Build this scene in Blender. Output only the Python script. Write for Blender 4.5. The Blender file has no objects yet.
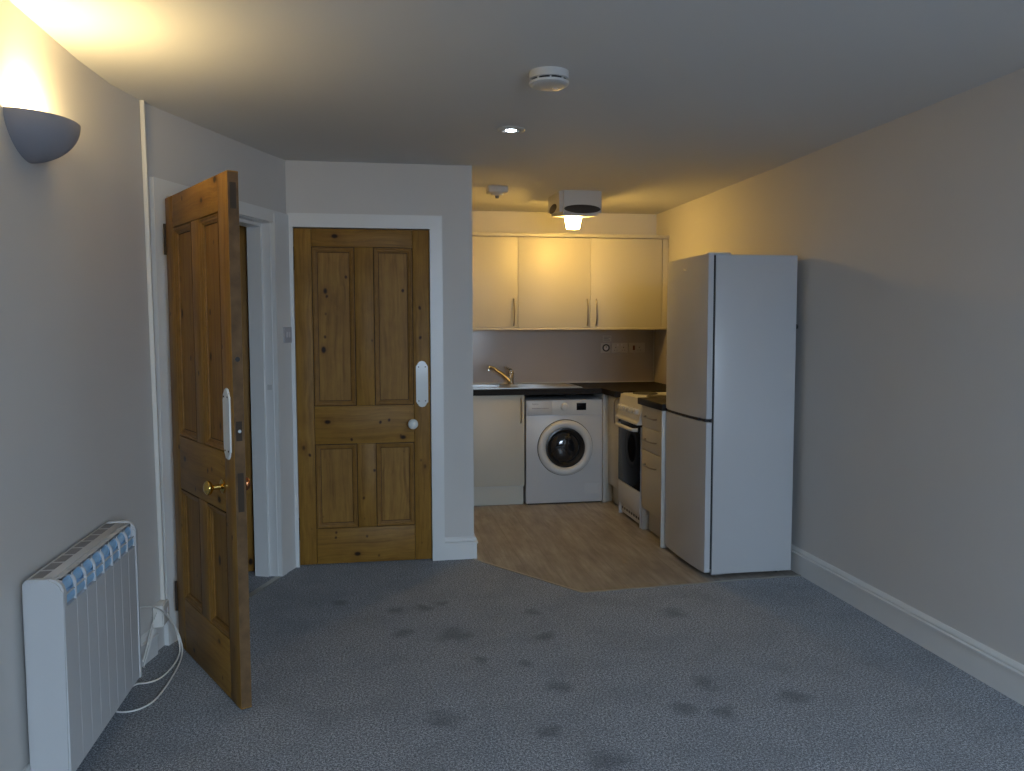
import bpy, bmesh, math, random
from mathutils import Vector, Matrix
random.seed(7)
PI = math.pi
SC = bpy.context.scene
COL = SC.collection

# ------------------------------------------------------------------ geometry helper
class MB:
    """collects shapes into one bmesh"""
    def __init__(s): s.b = bmesh.new()
    def _add(s, pts, faces):
        vs = [s.b.verts.new(p) for p in pts]
        for f in faces:
            try: s.b.faces.new([vs[i] for i in f])
            except ValueError: pass
        return vs
    def box(s, x0, x1, y0, y1, z0, z1, bev=0, seg=2):
        t = bmesh.new()
        bmesh.ops.create_cube(t, size=1)
        for v in t.verts:
            v.co = ((x0+x1)/2+v.co.x*(x1-x0), (y0+y1)/2+v.co.y*(y1-y0), (z0+z1)/2+v.co.z*(z1-z0))
        if bev:
            bmesh.ops.bevel(t, geom=t.edges[:], offset=bev, segments=seg, affect='EDGES', profile=.5)
        s.merge(t); return s
    def merge(s, t, M=None):
        if M is not None: bmesh.ops.transform(t, matrix=M, verts=t.verts)
        m = {v: s.b.verts.new(v.co) for v in t.verts}
        for f in t.faces:
            try: s.b.faces.new([m[v] for v in f.verts])
            except ValueError: pass
        t.free(); return s
    def prism(s, poly, z0, z1, axis='z'):
        """poly in the plane across axis; z: (x,y)  y: (x,z)  x: (y,z)"""
        def P(p, h):
            return (p[0], p[1], h) if axis == 'z' else ((p[0], h, p[1]) if axis == 'y' else (h, p[0], p[1]))
        n = len(poly)
        pts = [P(p, z0) for p in poly]+[P(p, z1) for p in poly]
        fs = [tuple(range(n)), tuple(range(2*n-1, n-1, -1))]+[(i, (i+1) % n, n+(i+1) % n, n+i) for i in range(n)]
        s._add(pts, fs); return s
    def cyl(s, p0, p1, r0, r1=None, seg=24):
        r1 = r0 if r1 is None else r1
        p0, p1 = Vector(p0), Vector(p1); d = p1-p0
        q = d.to_track_quat('Z', 'Y')
        pts = []
        for p, r in ((p0, r0), (p1, r1)):
            for i in range(seg):
                a = 2*PI*i/seg; pts.append(p+q @ Vector((r*math.cos(a), r*math.sin(a), 0)))
        s._add(pts, [tuple(range(seg)), tuple(range(2*seg-1, seg-1, -1))]+[(i, (i+1) % seg, seg+(i+1) % seg, seg+i) for i in range(seg)])
        return s
    def lathe(s, prof, origin, axis=(0, 0, 1), seg=40):
        """prof: (r, h) along axis from origin; closed where r=0"""
        q = Vector(axis).to_track_quat('Z', 'Y'); o = Vector(origin)
        rings = []
        for r, h in prof:
            if r < 1e-6: rings.append([s.b.verts.new(o+q @ Vector((0, 0, h)))])
            else: rings.append([s.b.verts.new(o+q @ Vector((r*math.cos(2*PI*i/seg), r*math.sin(2*PI*i/seg), h))) for i in range(seg)])
        for a, b in zip(rings, rings[1:]):
            for i in range(seg):
                j = (i+1) % seg
                if len(a) == 1 and len(b) == 1: continue
                if len(a) == 1: f = [a[0], b[j], b[i]]
                elif len(b) == 1: f = [a[i], a[j], b[0]]
                else: f = [a[i], a[j], b[j], b[i]]
                s.b.faces.new(f)
        return s
    def tube(s, pts, r, seg=10, smooth=0):
        P = [Vector(p) for p in pts]
        for _ in range(smooth):
            Q = [P[0]]
            for a, b in zip(P, P[1:]): Q += [a*.75+b*.25, a*.25+b*.75]
            P = Q+[P[-1]]
        n = len(P); rings = []
        up = Vector((0, 0, 1)) if abs((P[1]-P[0]).normalized().z) < .9 else Vector((1, 0, 0))
        for i in range(n):
            t = (P[min(i+1, n-1)]-P[max(i-1, 0)]).normalized()
            u = (up-t*up.dot(t)).normalized(); w = t.cross(u); up = u
            rr = r[i] if isinstance(r, (list, tuple)) else r
            rings.append([s.b.verts.new(P[i]+(u*math.cos(2*PI*k/seg)+w*math.sin(2*PI*k/seg))*rr) for k in range(seg)])
        for a, b in zip(rings, rings[1:]):
            for k in range(seg): s.b.faces.new([a[k], a[(k+1) % seg], b[(k+1) % seg], b[k]])
        s.b.faces.new(rings[0]); s.b.faces.new(rings[-1][::-1]); return s
    def sphere(s, c, r, u=20, v=12, sc=(1, 1, 1)):
        t = bmesh.new(); bmesh.ops.create_uvsphere(t, u_segments=u, v_segments=v, radius=r)
        for w in t.verts: w.co = Vector(c)+Vector((w.co.x*sc[0], w.co.y*sc[1], w.co.z*sc[2]))
        return s.merge(t)
    def xf(s, M): bmesh.ops.transform(s.b, matrix=M, verts=s.b.verts); return s
    def build(s, name, mat, parent=None, angle=35, kind=None):
        bmesh.ops.recalc_face_normals(s.b, faces=s.b.faces[:])
        me = bpy.data.meshes.new(name); s.b.to_mesh(me); s.b.free()
        me.polygons.foreach_set('use_smooth', [True]*len(me.polygons))
        me.set_sharp_from_angle(angle=math.radians(angle))
        me.materials.append(mat)
        o = bpy.data.objects.new(name, me); COL.objects.link(o)
        if parent: o.parent = parent
        if kind: o['kind'] = kind
        return o

def tag(o, label, cat, group=None):
    o['label'] = label; o['category'] = cat
    if group: o['group'] = group
    return o
def root(name, label, cat, loc=(0, 0, 0), rz=0, group=None, kind=None):
    o = bpy.data.objects.new(name, None); COL.objects.link(o)
    o.location = loc; o.rotation_euler = (0, 0, rz); o.empty_display_size = .1
    tag(o, label, cat, group)
    if kind: o['kind'] = kind
    return o
def wmb(o):
    """MB whose world-space input is moved into the local space of the (unrotated) root o"""
    m = MB(); m._loc = Vector(o.location); return m
def wbuild(m, name, mat, parent, top=None, **k):
    """build geometry given in world coordinates as a part (the top-level root carries the only offset)"""
    r = top or parent
    m.xf(Matrix.Translation(-Vector(r.location)))
    return m.build(name, mat, parent, **k)
def text_mesh(name, body, size, M, mat, parent, depth=.0004):
    cu = bpy.data.curves.new(name, 'FONT'); cu.body = body; cu.size = size; cu.extrude = depth
    cu.align_x = 'LEFT'
    t = bpy.data.objects.new(name, cu)
    COL.objects.link(t); dg = bpy.context.evaluated_depsgraph_get()
    me = bpy.data.meshes.new_from_object(t.evaluated_get(dg))
    COL.objects.unlink(t); bpy.data.objects.remove(t)
    me.transform(M); me.materials.clear(); me.materials.append(mat)
    o = bpy.data.objects.new(name, me); COL.objects.link(o); o.parent = parent
    return o

# ------------------------------------------------------------------ materials
class NT:
    def __init__(s, name):
        s.m = bpy.data.materials.new(name); s.m.use_nodes = True
        s.t = s.m.node_tree; s.p = s.t.nodes['Principled BSDF']
    def n(s, typ, **kw):
        nd = s.t.nodes.new(typ)
        for k, v in kw.items():
            if k.startswith('i_'):
                key = k[2:].replace('_', ' ')
                nd.inputs[key].default_value = v
            else: setattr(nd, k, v)
        return nd
    def l(s, a, b): s.t.links.new(a, b)
    def math(s, op, a, b=None, clamp=False):
        nd = s.t.nodes.new('ShaderNodeMath'); nd.operation = op; nd.use_clamp = clamp
        for i, v in enumerate((a, b)):
            if v is None: continue
            if isinstance(v, (int, float)): nd.inputs[i].default_value = v
            else: s.l(v, nd.inputs[i])
        return nd.outputs[0]
    def mix(s, f, a, b):
        nd = s.t.nodes.new('ShaderNodeMix'); nd.data_type = 'RGBA'
        for sock, v in ((nd.inputs[0], f), (nd.inputs[6], a), (nd.inputs[7], b)):
            if isinstance(v, (int, float)): sock.default_value = v
            elif isinstance(v, tuple): sock.default_value = (*v, 1)[:4]
            else: s.l(v, sock)
        return nd.outputs[2]
    def ramp(s, f, stops):
        nd = s.t.nodes.new('ShaderNodeValToRGB'); e = nd.color_ramp.elements
        while len(e) < len(stops): e.new(.5)
        for x, (p, c) in zip(e, stops): x.position = p; x.color = (*c, 1)
        s.l(f, nd.inputs[0]); return nd.outputs[0]
    def coords(s, scale=(1, 1, 1), rot=(0, 0, 0), loc=(0, 0, 0), src='Object'):
        tc = s.t.nodes.new('ShaderNodeTexCoord'); mp = s.t.nodes.new('ShaderNodeMapping')
        mp.inputs['Scale'].default_value = scale; mp.inputs['Rotation'].default_value = rot; mp.inputs['Location'].default_value = loc
        s.l(tc.outputs[src], mp.inputs[0]); return mp.outputs[0]
    def noise(s, vec, scale, detail=3, rough=.5):
        nd = s.n('ShaderNodeTexNoise', i_Scale=scale, i_Detail=detail, i_Roughness=rough); s.l(vec, nd.inputs['Vector']); return nd.outputs['Fac']
    def bump(s, h, strength=.2, dist=.002):
        nd = s.n('ShaderNodeBump', i_Strength=strength, i_Distance=dist); s.l(h, nd.inputs['Height']); s.l(nd.outputs[0], s.p.inputs['Normal'])

def plain(name, c, rough=.5, metal=0, spec=.5, var=.06, vs=6, bump=0, bs=120, coat=0):
    t = NT(name); p = t.p
    v = t.coords()
    f = t.noise(v, vs, 3)
    lo = tuple(x*(1-var) for x in c); hi = tuple(min(1, x*(1+var)) for x in c)
    t.l(t.mix(f, lo, hi), p.inputs['Base Color'])
    p.inputs['Roughness'].default_value = rough; p.inputs['Metallic'].default_value = metal
    p.inputs['Specular IOR Level'].default_value = spec; p.inputs['Coat Weight'].default_value = coat
    if bump: t.bump(t.noise(v, bs, 2), bump, .001)
    return t.m

def glow(name, c, strength):
    t = NT(name); t.p.inputs['Base Color'].default_value = (.9, .88, .84, 1)
    t.p.inputs['Emission Color'].default_value = (*c, 1); t.p.inputs['Emission Strength'].default_value = strength
    return t.m

def pine(name, grain_axis):
    """waxed old pine; grain runs along the local axis given"""
    t = NT(name); p = t.p
    sc = (60, 60, 2.0) if grain_axis == 'z' else (2.0, 60, 60)
    tc = t.n('ShaderNodeTexCoord'); oi = t.n('ShaderNodeObjectInfo')
    off = t.n('ShaderNodeVectorMath', operation='SCALE'); t.l(oi.outputs['Random'], off.inputs['Scale']); off.inputs[0].default_value = (7, 3, 11)
    ad = t.n('ShaderNodeVectorMath', operation='ADD'); t.l(tc.outputs['Object'], ad.inputs[0]); t.l(off.outputs[0], ad.inputs[1])
    big = t.n('ShaderNodeTexNoise', i_Scale=3.0, i_Detail=2.0); t.l(ad.outputs[0], big.inputs['Vector'])
    wob = t.n('ShaderNodeVectorMath', operation='SCALE'); wob.inputs['Scale'].default_value = .06; t.l(big.outputs['Color'], wob.inputs[0])
    ad2 = t.n('ShaderNodeVectorMath', operation='ADD'); t.l(ad.outputs[0], ad2.inputs[0]); t.l(wob.outputs[0], ad2.inputs[1])
    mp = t.n('ShaderNodeMapping'); mp.inputs['Scale'].default_value = sc; t.l(ad2.outputs[0], mp.inputs[0])
    g = t.n('ShaderNodeTexNoise', i_Scale=1.0, i_Detail=4.0, i_Roughness=.6); t.l(mp.outputs[0], g.inputs['Vector'])
    base = t.ramp(g.outputs['Fac'], [(.25, (.17, .079, .013)), (.45, (.265, .133, .023)), (.6, (.31, .16, .029)), (.8, (.36, .197, .041))])
    # knots: rare voronoi cells, a dark centre with a softer halo
    km = t.n('ShaderNodeMapping'); km.inputs['Scale'].default_value = (9, 9, 6) if grain_axis == 'z' else (6, 9, 9); t.l(ad.outputs[0], km.inputs[0])
    vo = t.n('ShaderNodeTexVoronoi', i_Scale=1.0); t.l(km.outputs[0], vo.inputs['Vector'])
    sep = t.n('ShaderNodeSeparateColor'); t.l(vo.outputs['Color'], sep.inputs[0])
    rare = t.math('GREATER_THAN', sep.outputs[0], .5)
    kn = t.math('MULTIPLY', rare, t.math('SUBTRACT', 1, t.math('MULTIPLY', vo.outputs['Distance'], 7.0), True))
    halo = t.math('MULTIPLY', rare, t.math('SUBTRACT', 1, t.math('MULTIPLY', vo.outputs['Distance'], 3.2), True))
    km2 = t.n('ShaderNodeMapping'); km2.inputs['Scale'].default_value = (17, 17, 13); t.l(ad2.outputs[0], km2.inputs[0])
    vo2 = t.n('ShaderNodeTexVoronoi', i_Scale=1.0); t.l(km2.outputs[0], vo2.inputs['Vector'])
    sp2 = t.n('ShaderNodeSeparateColor'); t.l(vo2.outputs['Color'], sp2.inputs[0])
    kn2 = t.math('MULTIPLY', t.math('GREATER_THAN', sp2.outputs[0], .72), t.math('SUBTRACT', 1, t.math('MULTIPLY', vo2.outputs['Distance'], 5.5), True))
    wear = t.noise(ad.outputs[0], 5, 4, .65)
    c = t.mix(t.math('MULTIPLY', t.math('SUBTRACT', wear, .42, True), 1.1, True), base, (.12, .048, .009))
    c = t.mix(t.math('MULTIPLY', halo, .55), c, (.15, .052, .008))
    c = t.mix(t.math('MULTIPLY', kn, 2.2, True), c, (.02, .008, .003))
    c = t.mix(t.math('MULTIPLY', kn2, 1.8, True), c, (.05, .019, .006))
    t.l(c, p.inputs['Base Color'])
    p.inputs['Roughness'].default_value = .5; p.inputs['Specular IOR Level'].default_value = .25
    t.bump(g.outputs['Fac'], .12, .001)
    return t.m

STAINS = [(.10, 3.67, .075), (.33, 3.60, .10), (.21, 3.99, .06), (.73, 3.83, .06), (.74, 3.52, .06), (.59, 3.23, .05), (.21, 2.81, .085), (.68, 2.99, .075),
          (.57, 2.67, .06), (.72, 2.44, .10), (1.24, 2.94, .08), (1.07, 2.74, .075), (1.22, 2.69, .07), (1.52, 2.78, .08), (-.20, 4.13, .06), (1.40, 3.70, .09),
          (.41, 3.30, .05), (.30, 4.05, .05), (.07, 3.98, .06)]
def carpet():
    t = NT('grey_carpet_pile'); p = t.p
    v = t.coords()
    f1 = t.noise(v, 260, 2, .75); f2 = t.noise(v, 120, 2, .6); f3 = t.noise(v, 3.2, 5, .7)
    sp = t.math('ADD', t.math('MULTIPLY', f1, .62), t.math('MULTIPLY', f2, .38))
    c = t.ramp(sp, [(.38, (.03, .033, .04)), (.5, (.165, .180, .208)), (.61, (.52, .55, .60))])
    c = t.mix(t.math('MULTIPLY', t.math('SUBTRACT', f3, .45, True), 1.7, True), c, (.10, .110, .130))
    # marks left on the pile, each at its own spot on the floor
    dn = t.n('ShaderNodeTexNoise', i_Scale=9.0, i_Detail=2.0); t.l(v, dn.inputs['Vector'])
    w = t.n('ShaderNodeVectorMath', operation='SCALE'); w.inputs['Scale'].default_value = .12; t.l(dn.outputs['Color'], w.inputs[0])
    vv = t.n('ShaderNodeVectorMath', operation='ADD'); t.l(v, vv.inputs[0]); t.l(w.outputs[0], vv.inputs[1])
    tot = None
    for x, y, r in STAINS:
        d = t.n('ShaderNodeVectorMath', operation='DISTANCE'); t.l(vv.outputs[0], d.inputs[0]); d.inputs[1].default_value = (x+.06, y+.06, .06)
        k = t.math('SUBTRACT', 1, t.math('DIVIDE', d.outputs['Value'], r), True)
        tot = k if tot is None else t.math('MAXIMUM', tot, k)
    c = t.mix(t.math('MULTIPLY', t.math('MULTIPLY', tot, 1.5, True), .5), c, (.04, .044, .058))
    t.l(c, p.inputs['Base Color']); p.inputs['Roughness'].default_value = .95; p.inputs['Specular IOR Level'].default_value = .1
    p.inputs['Sheen Weight'].default_value = .15
    t.bump(sp, .35, .003)
    return t.m

def vinyl():
    t = NT('wood_effect_vinyl'); p = t.p
    v = t.coords(rot=(0, 0, PI/2))
    br = t.n('ShaderNodeTexBrick', i_Scale=1.0, offset=.37); t.l(v, br.inputs['Vector'])
    br.inputs['Brick Width'].default_value = 1.1; br.inputs['Row Height'].default_value = .165; br.inputs['Mortar Size'].default_value = .0012
    br.inputs['Color1'].default_value = (.2, .2, .2, 1); br.inputs['Color2'].default_value = (.8, .8, .8, 1); br.inputs['Mortar'].default_value = (.5, .5, .5, 1)
    s1 = t.noise(t.coords((30, 2.4, 1)), 1.0, 4, .65); s2 = t.noise(t.coords((9, 2.6, 1)), 1.0, 3, .6)
    tone = t.math('ADD', t.math('MULTIPLY', s1, .5), t.math('MULTIPLY', s2, .5))
    c = t.ramp(tone, [(.32, (.11, .094, .080)), (.45, (.225, .20, .172)), (.56, (.315, .29, .258)), (.70, (.47, .45, .42))])
    c = t.mix(t.math('MULTIPLY', br.outputs['Color'], .5), c, (.175, .155, .135))
    c = t.mix(t.math('MULTIPLY', br.outputs['Fac'], .6), c, (.09, .07, .055))
    t.l(c, p.inputs['Base Color']); p.inputs['Roughness'].default_value = .42
    return t.m

def pane_glass():
    t = NT('window_pane_glass'); nt = t.t
    tr = t.n('ShaderNodeBsdfTransparent'); gl = t.n('ShaderNodeBsdfGlossy', i_Roughness=.02); mx = t.n('ShaderNodeMixShader', i_Fac=.06)
    t.l(tr.outputs[0], mx.inputs[1]); t.l(gl.outputs[0], mx.inputs[2]); t.l(mx.outputs[0], nt.nodes['Material Output'].inputs[0])
    return t.m

M = dict(
    paint=plain('wall_paint', (.60, .580, .558), .75, 0, .3, .025, 3, .06, 90),
    ceil=plain('ceiling_paint', (.66, .655, .64), .8, 0, .3, .02, 2),
    trim=plain('white_gloss_trim', (.70, .70, .69), .35, 0, .5, .03, 9),
    pinev=pine('waxed_pine_upright', 'z'), pineh=pine('waxed_pine_across', 'x'),
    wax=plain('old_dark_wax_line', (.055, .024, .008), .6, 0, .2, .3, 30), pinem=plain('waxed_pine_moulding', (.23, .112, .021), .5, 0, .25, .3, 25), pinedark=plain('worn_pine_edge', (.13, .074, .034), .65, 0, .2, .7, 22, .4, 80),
    carpet=carpet(), vinyl=vinyl(),
    lam=plain('cream_laminate', (.50, .475, .405), .45, 0, .5, .01),
    lamw=plain('white_laminate', (.51, .497, .465), .45, 0, .5, .01),
    top=plain('dark_worktop', (.010, .008, .007), .55, 0, .18, .3, 60),
    splash=plain('taupe_gloss_panel', (.42, .38, .36), .14, 0, .3, .02),
    app=plain('white_enamel', (.50, .505, .515), .36, 0, .5, .01),
    app2=plain('white_plastic', (.55, .55, .54), .4, 0, .5, .01),
    fridge=plain('white_fridge_coating', (.47, .475, .49), .3, 0, .4, .01, 4),
    seam=plain('dark_gap', (.012, .012, .013), .6),
    black=plain('black_plastic', (.012, .012, .013), .3),
    porthole=plain('dark_porthole_glass', (.012, .013, .016), .05, 0, .9), blackglass=plain('black_glass', (.006, .006, .008), .07, 0, .025),
    hob=plain('hotplate_iron', (.03, .028, .026), .55),
    chrome=plain('chrome', (.62, .61, .6), .16, 1), steel=plain('brushed_steel', (.55, .54, .52), .28, 1, .5, .05, 40),
    nickel=plain('satin_nickel', (.36, .33, .29), .3, 1),
    brass=plain('polished_brass', (.72, .47, .13), .2, 1), copper=plain('copper_knob', (.55, .23, .1), .25, 1),
    ceramic=plain('white_ceramic', (.72, .75, .73), .15), iron=plain('dark_iron', (.045, .031, .02), .6, 0, .2),
    switch=plain('grey_switch_plate', (.45, .44, .47), .35), rocker=plain('switch_rocker', (.62, .6, .62), .3),
    plaster=plain('grey_lilac_plaster', (.30, .295, .325), .8, 0, .2, .03, 20),
    rad=plain('white_radiator_enamel', (.56, .565, .575), .45, 0, .5, .01), radvent=plain('painted_daylight_fin', (.33, .56, .80), .3, 0, .5, .12, 30),  # vent fins: blue window daylight put into the base colour
    cord=plain('white_flex', (.72, .71, .68), .45), pvc=plain('white_pvc', (.72, .70, .66), .4),
    strip=plain('grey_metal_strip', (.38, .37, .34), .35, .7), grey=plain('grey_print', (.22, .22, .23), .5),
    faint=plain('faint_print', (.5, .5, .5), .5), red=plain('red_rocker', (.10, .012, .01), .3), dial=plain('dial_print', (.05, .05, .055), .4), beige=plain('socket_plate', (.50, .47, .44), .35),
    lens=glow('downlight_lens', (.78, .9, 1.0), 22), shade=glow('lit_glass_shade', (1.0, .60, .13), 165), bulb=glow('warm_bulb', (1, .62, .26), 6),
    glass=pane_glass(), grille=plain('fan_grille_dark', (.05, .042, .035), .55, 0, .3, .2, 60),
)

# ------------------------------------------------------------------ the room shell
H = 2.3205; YB = 6.83; HB = 2.351; YR = -1.5; YC = 4.813
C1 = Vector((-.935, 3.69)); C0 = Vector((-.492, YC)); DD = (C0-C1).normalized(); NH = Vector((-DD.y, DD.x)); LD = (C0-C1).length
def dpt(s_, n): p = C1+DD*s_+NH*n; return (p.x, p.y)
LWALL = [(-1.03, YR), (-1.022, 2.6), (-1.015, 3.14), (-.995, 3.42), (C1.x, C1.y)]
RWALL = [(2.332, YR), (2.332, 4.3), (2.394, YB)]

# carpet: main room and the hall beyond the doorway
V0, V1, V2 = (.555, 4.79), (1.047, 4.076), (2.40, 4.163)
m = MB(); m.prism([(-2.2, YR-.2), (2.6, YR-.2), (2.6, V2[1]+.01), V2, V1, V0, (.5, 4.9), (.5, 7.0), (-2.2, 7.0)], -.06, 0)
m.build('floor', M['carpet'], kind='structure')
m = MB(); m.prism([V0, V1, V2, (2.6, V2[1]), (2.6, 7.0), (.5, 7.0), (.5, 4.9)], -.06, 0.0)
m.build('floor_vinyl', M['vinyl'], kind='structure')
# metal edging between carpet and vinyl
m = MB()
for a, b in ((V0, V1), (V1, (2.314, 4.158))):
    a, b = Vector(a), Vector(b); d = (b-a).normalized(); n = Vector((-d.y, d.x))*.011
    m.prism([a-n, b-n, b+n*.3, a+n*.3], 0, .004)
m.build('trim_1', M['strip'], kind='structure')
m = MB(); a, b = Vector(dpt(.10, -.035)), Vector(dpt(1.0, -.01)); d = (b-a).normalized(); n = Vector((-d.y, d.x))*.016
m.prism([a-n, b-n, b+n, a+n], 0, .005); m.build('trim_2', M['strip'], kind='structure')

m = MB()
cx0, cx1 = -2.2, 2.6
m.prism([(YR-.2, H), (4.6, H), (7.0, HB+.0025), (7.0, HB+.12), (YR-.2, HB+.12)], cx0, cx1, 'x')
m.build('ceiling', M['ceil'], kind='structure')

ZT = HB+.02
m = MB()
m.prism(LWALL+[(C1.x-.12, C1.y+.02), (-1.2, 3.4), (-1.2, YR)], 0, ZT); m.build('wall_left', M['paint'], kind='structure')
m = MB(); m.prism(RWALL+[(2.58, YB), (2.58, YR)], 0, ZT); m.build('wall_right', M['paint'], kind='structure')
m = MB(); m.prism([(-2.2, YB), (2.58, YB), (2.58, YB+.12), (-2.2, YB+.12)], 0, ZT); m.build('wall_kitchen', M['paint'], kind='structure')
# doorway wall
S0, S1, ZD = .088, 1.022, 1.955; DT = .11
m = MB()
for a, b, z0, z1 in ((0, S0, 0, ZT), (S0, S1, ZD, ZT), (S1, LD, 0, ZT)):
    m.prism([dpt(a, 0), dpt(b, 0), dpt(b, DT), dpt(a, DT)], z0, z1)
m.build('wall_doorway', M['paint'], kind='structure')
# closet wall with its return beside the kitchen
CX0, CX1 = -.458, .311; ZC = 1.953; XP = .561
m = MB()
m.box(-.64, CX0, YC, YC+.1, 0, ZT); m.box(CX0, CX1, YC, YC+.1, ZC, ZT); m.box(CX1, XP, YC, YC+.1, 0, ZT); m.box(XP-.1, XP, YC+.1, YB, 0, ZT)
m.build('wall_closet', M['paint'], kind='structure')
# hall beyond the doorway
m = MB(); m.box(-2.2, -2.08, 3.3, YB, 0, ZT); m.box(-2.08, -1.1, 3.3, 3.42, 0, ZT); m.box(-.70, -.62, 4.9, YB, 0, ZT)
m.build('wall_hall', M['paint'], kind='structure')
# rear wall with the window that lights the room
WX0, WX1, WZ0, WZ1 = .45, 2.0, .75, 2.12
m = MB()
m.box(-1.2, WX0, YR-.15, YR, 0, ZT); m.box(WX1, 2.58, YR-.15, YR, 0, ZT); m.box(WX0, WX1, YR-.15, YR, 0, WZ0); m.box(WX0, WX1, YR-.15, YR, WZ1, ZT)
m.build('wall_rear', M['paint'], kind='structure')
m = MB(); fw = .05
m.box(WX0, WX0+fw, YR-.12, YR-.05, WZ0, WZ1); m.box(WX1-fw, WX1, YR-.12, YR-.05, WZ0, WZ1)
m.box(WX0+fw, WX1-fw, YR-.12, YR-.05, WZ0, WZ0+fw); m.box(WX0+fw, WX1-fw, YR-.12, YR-.05, WZ1-fw, WZ1); m.box(WX0+fw, WX1-fw, YR-.11, YR-.06, 1.4, 1.44)
wo = m.build('window_1', M['trim'], kind='structure')
m = MB(); m.box(WX0+fw, WX1-fw, YR-.09, YR-.085, WZ0+fw, WZ1-fw); m.build('pane', M['glass'], wo)

# ---- trims
def profile_run(path, prof, name, mat=None):
    """sweep profile (offset into room, z) along a plan polyline; offset is to the right of travel"""
    P = [Vector(p) for p in path]; n = len(P); m = MB(); rings = []
    for i in range(n):
        d0 = (P[i]-P[i-1]).normalized() if i else (P[1]-P[0]).normalized()
        d1 = (P[i+1]-P[i]).normalized() if i < n-1 else d0
        n0, n1 = Vector((d0.y, -d0.x)), Vector((d1.y, -d1.x)); b = (n0+n1).normalized(); b /= max(.3, b.dot(n0))
        rings.append([m.b.verts.new((P[i].x+b.x*o, P[i].y+b.y*o, z)) for o, z in prof])
    k = len(prof)
    for a, b in zip(rings, rings[1:]):
        for j in range(k): m.b.faces.new([a[j], a[(j+1) % k], b[(j+1) % k], b[j]])
    m.b.faces.new(rings[0]); m.b.faces.new(rings[-1][::-1])
    return m.build(name, mat or M['trim'], kind='structure')
def skirt(h, t=.018): return [(0, 0), (t, 0), (t, h-.040), (t+.006, h-.037), (t+.006, h-.028), (t-.005, h-.025), (t-.005, h-.020), (t-.001, h-.017), (t-.003, h-.010), (t-.009, h-.004), (t-.012, h), (0, h)]
profile_run([(2.332+(2.394-2.332)*.3/2.53*1, 4.6), (2.332, 4.3), (2.332, YR)], skirt(.141), 'baseboard_right')
profile_run(LWALL[:-1]+[(-.955, 3.60)], skirt(.118), 'baseboard_left')
profile_run([(.383, YC), (XP, YC), (XP, YC+.5)], skirt(.133, .016), 'baseboard_closet')
# closet architrave
m = MB(); aw = .073
m.box(-.486, CX0, YC-.02, YC, 0, 2.03); m.box(CX1, CX1+aw, YC-.02, YC, 0, 2.03); m.box(CX0, CX1, YC-.02, YC, ZC, 2.03)
m.build('trim_3', M['trim'], kind='structure')
m = MB(); m.box(CX0, CX0+.02, YC+.045, YC+.1, 0, ZC); m.box(CX1-.02, CX1, YC+.045, YC+.1, 0, ZC); m.box(CX0+.02, CX1-.02, YC+.045, YC+.1, ZC-.02, ZC); m.build('trim_4', M['trim'], kind='structure')
# doorway architrave and lining
def dbox(m, s0, s1, n0, n1, z0, z1, bev=0):
    t = MB(); t.box(s0, s1, n0, n1, z0, z1, bev)
    Mx = Matrix(((DD.x, NH.x, 0, C1.x), (DD.y, NH.y, 0, C1.y), (0, 0, 1, 0), (0, 0, 0, 1)))
    t.xf(Mx); m.merge(t.b)
m = MB()
dbox(m, .004, S0, -.02, 0, 0, 2.02); dbox(m, S0, S1, -.02, 0, ZD, 2.02); dbox(m, S1, LD-.012, -.02, 0, 0, 2.02)
dbox(m, S1+.0, S1+.055, -.026, -.02, 0, ZD+.05)
m.build('trim_5', M['trim'], kind='structure')
m = MB(); dbox(m, S1-.022, S1, .048, DT+.02, 0, ZD-.022); dbox(m, S0, S0+.022, .048, DT+.02, 0, ZD-.022); dbox(m, S0, S1, .048, DT+.02, ZD-.022, ZD)
dbox(m, S1-.006, S1, 0, .048, 0, ZD-.004); dbox(m, S0, S1, 0, .048, ZD-.004, ZD)
jl = m.build('trim_6', M['trim'], kind='structure')
m = MB(); dbox(m, S1-.008, S1-.006, .008, .036, 1.045, 1.075, 0); m.build('strike_plate', M['app2'], jl)

# ------------------------------------------------------------------ pine doors
def plate_mb(cx, z0, z1, w, y):
    """long ceramic finger plate with ogee ends, front face towards -y"""
    hw = w/2; pts = []
    def end(zc, sg):
        return [(cx-sg*hw, zc-sg*.045), (cx-sg*hw, zc-sg*.031), (cx-sg*hw*.80, zc-sg*.0265), (cx-sg*hw*.72, zc-sg*.016), (cx-sg*hw*.42, zc-sg*.004), (cx, zc),
                (cx+sg*hw*.42, zc-sg*.004), (cx+sg*hw*.72, zc-sg*.016), (cx+sg*hw*.80, zc-sg*.0265), (cx+sg*hw, zc-sg*.031), (cx+sg*hw, zc-sg*.045)]
    pts = end(z1, 1)+end(z0, -1)
    m = MB(); m.prism(pts, y-.006, y, 'y')
    es = [e for e in m.b.edges if all(abs(v.co.y-(y-.006)) < 1e-6 for v in e.verts)]
    bmesh.ops.bevel(m.b, geom=es, offset=.003, segments=2, affect='EDGES')
    return m
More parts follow.
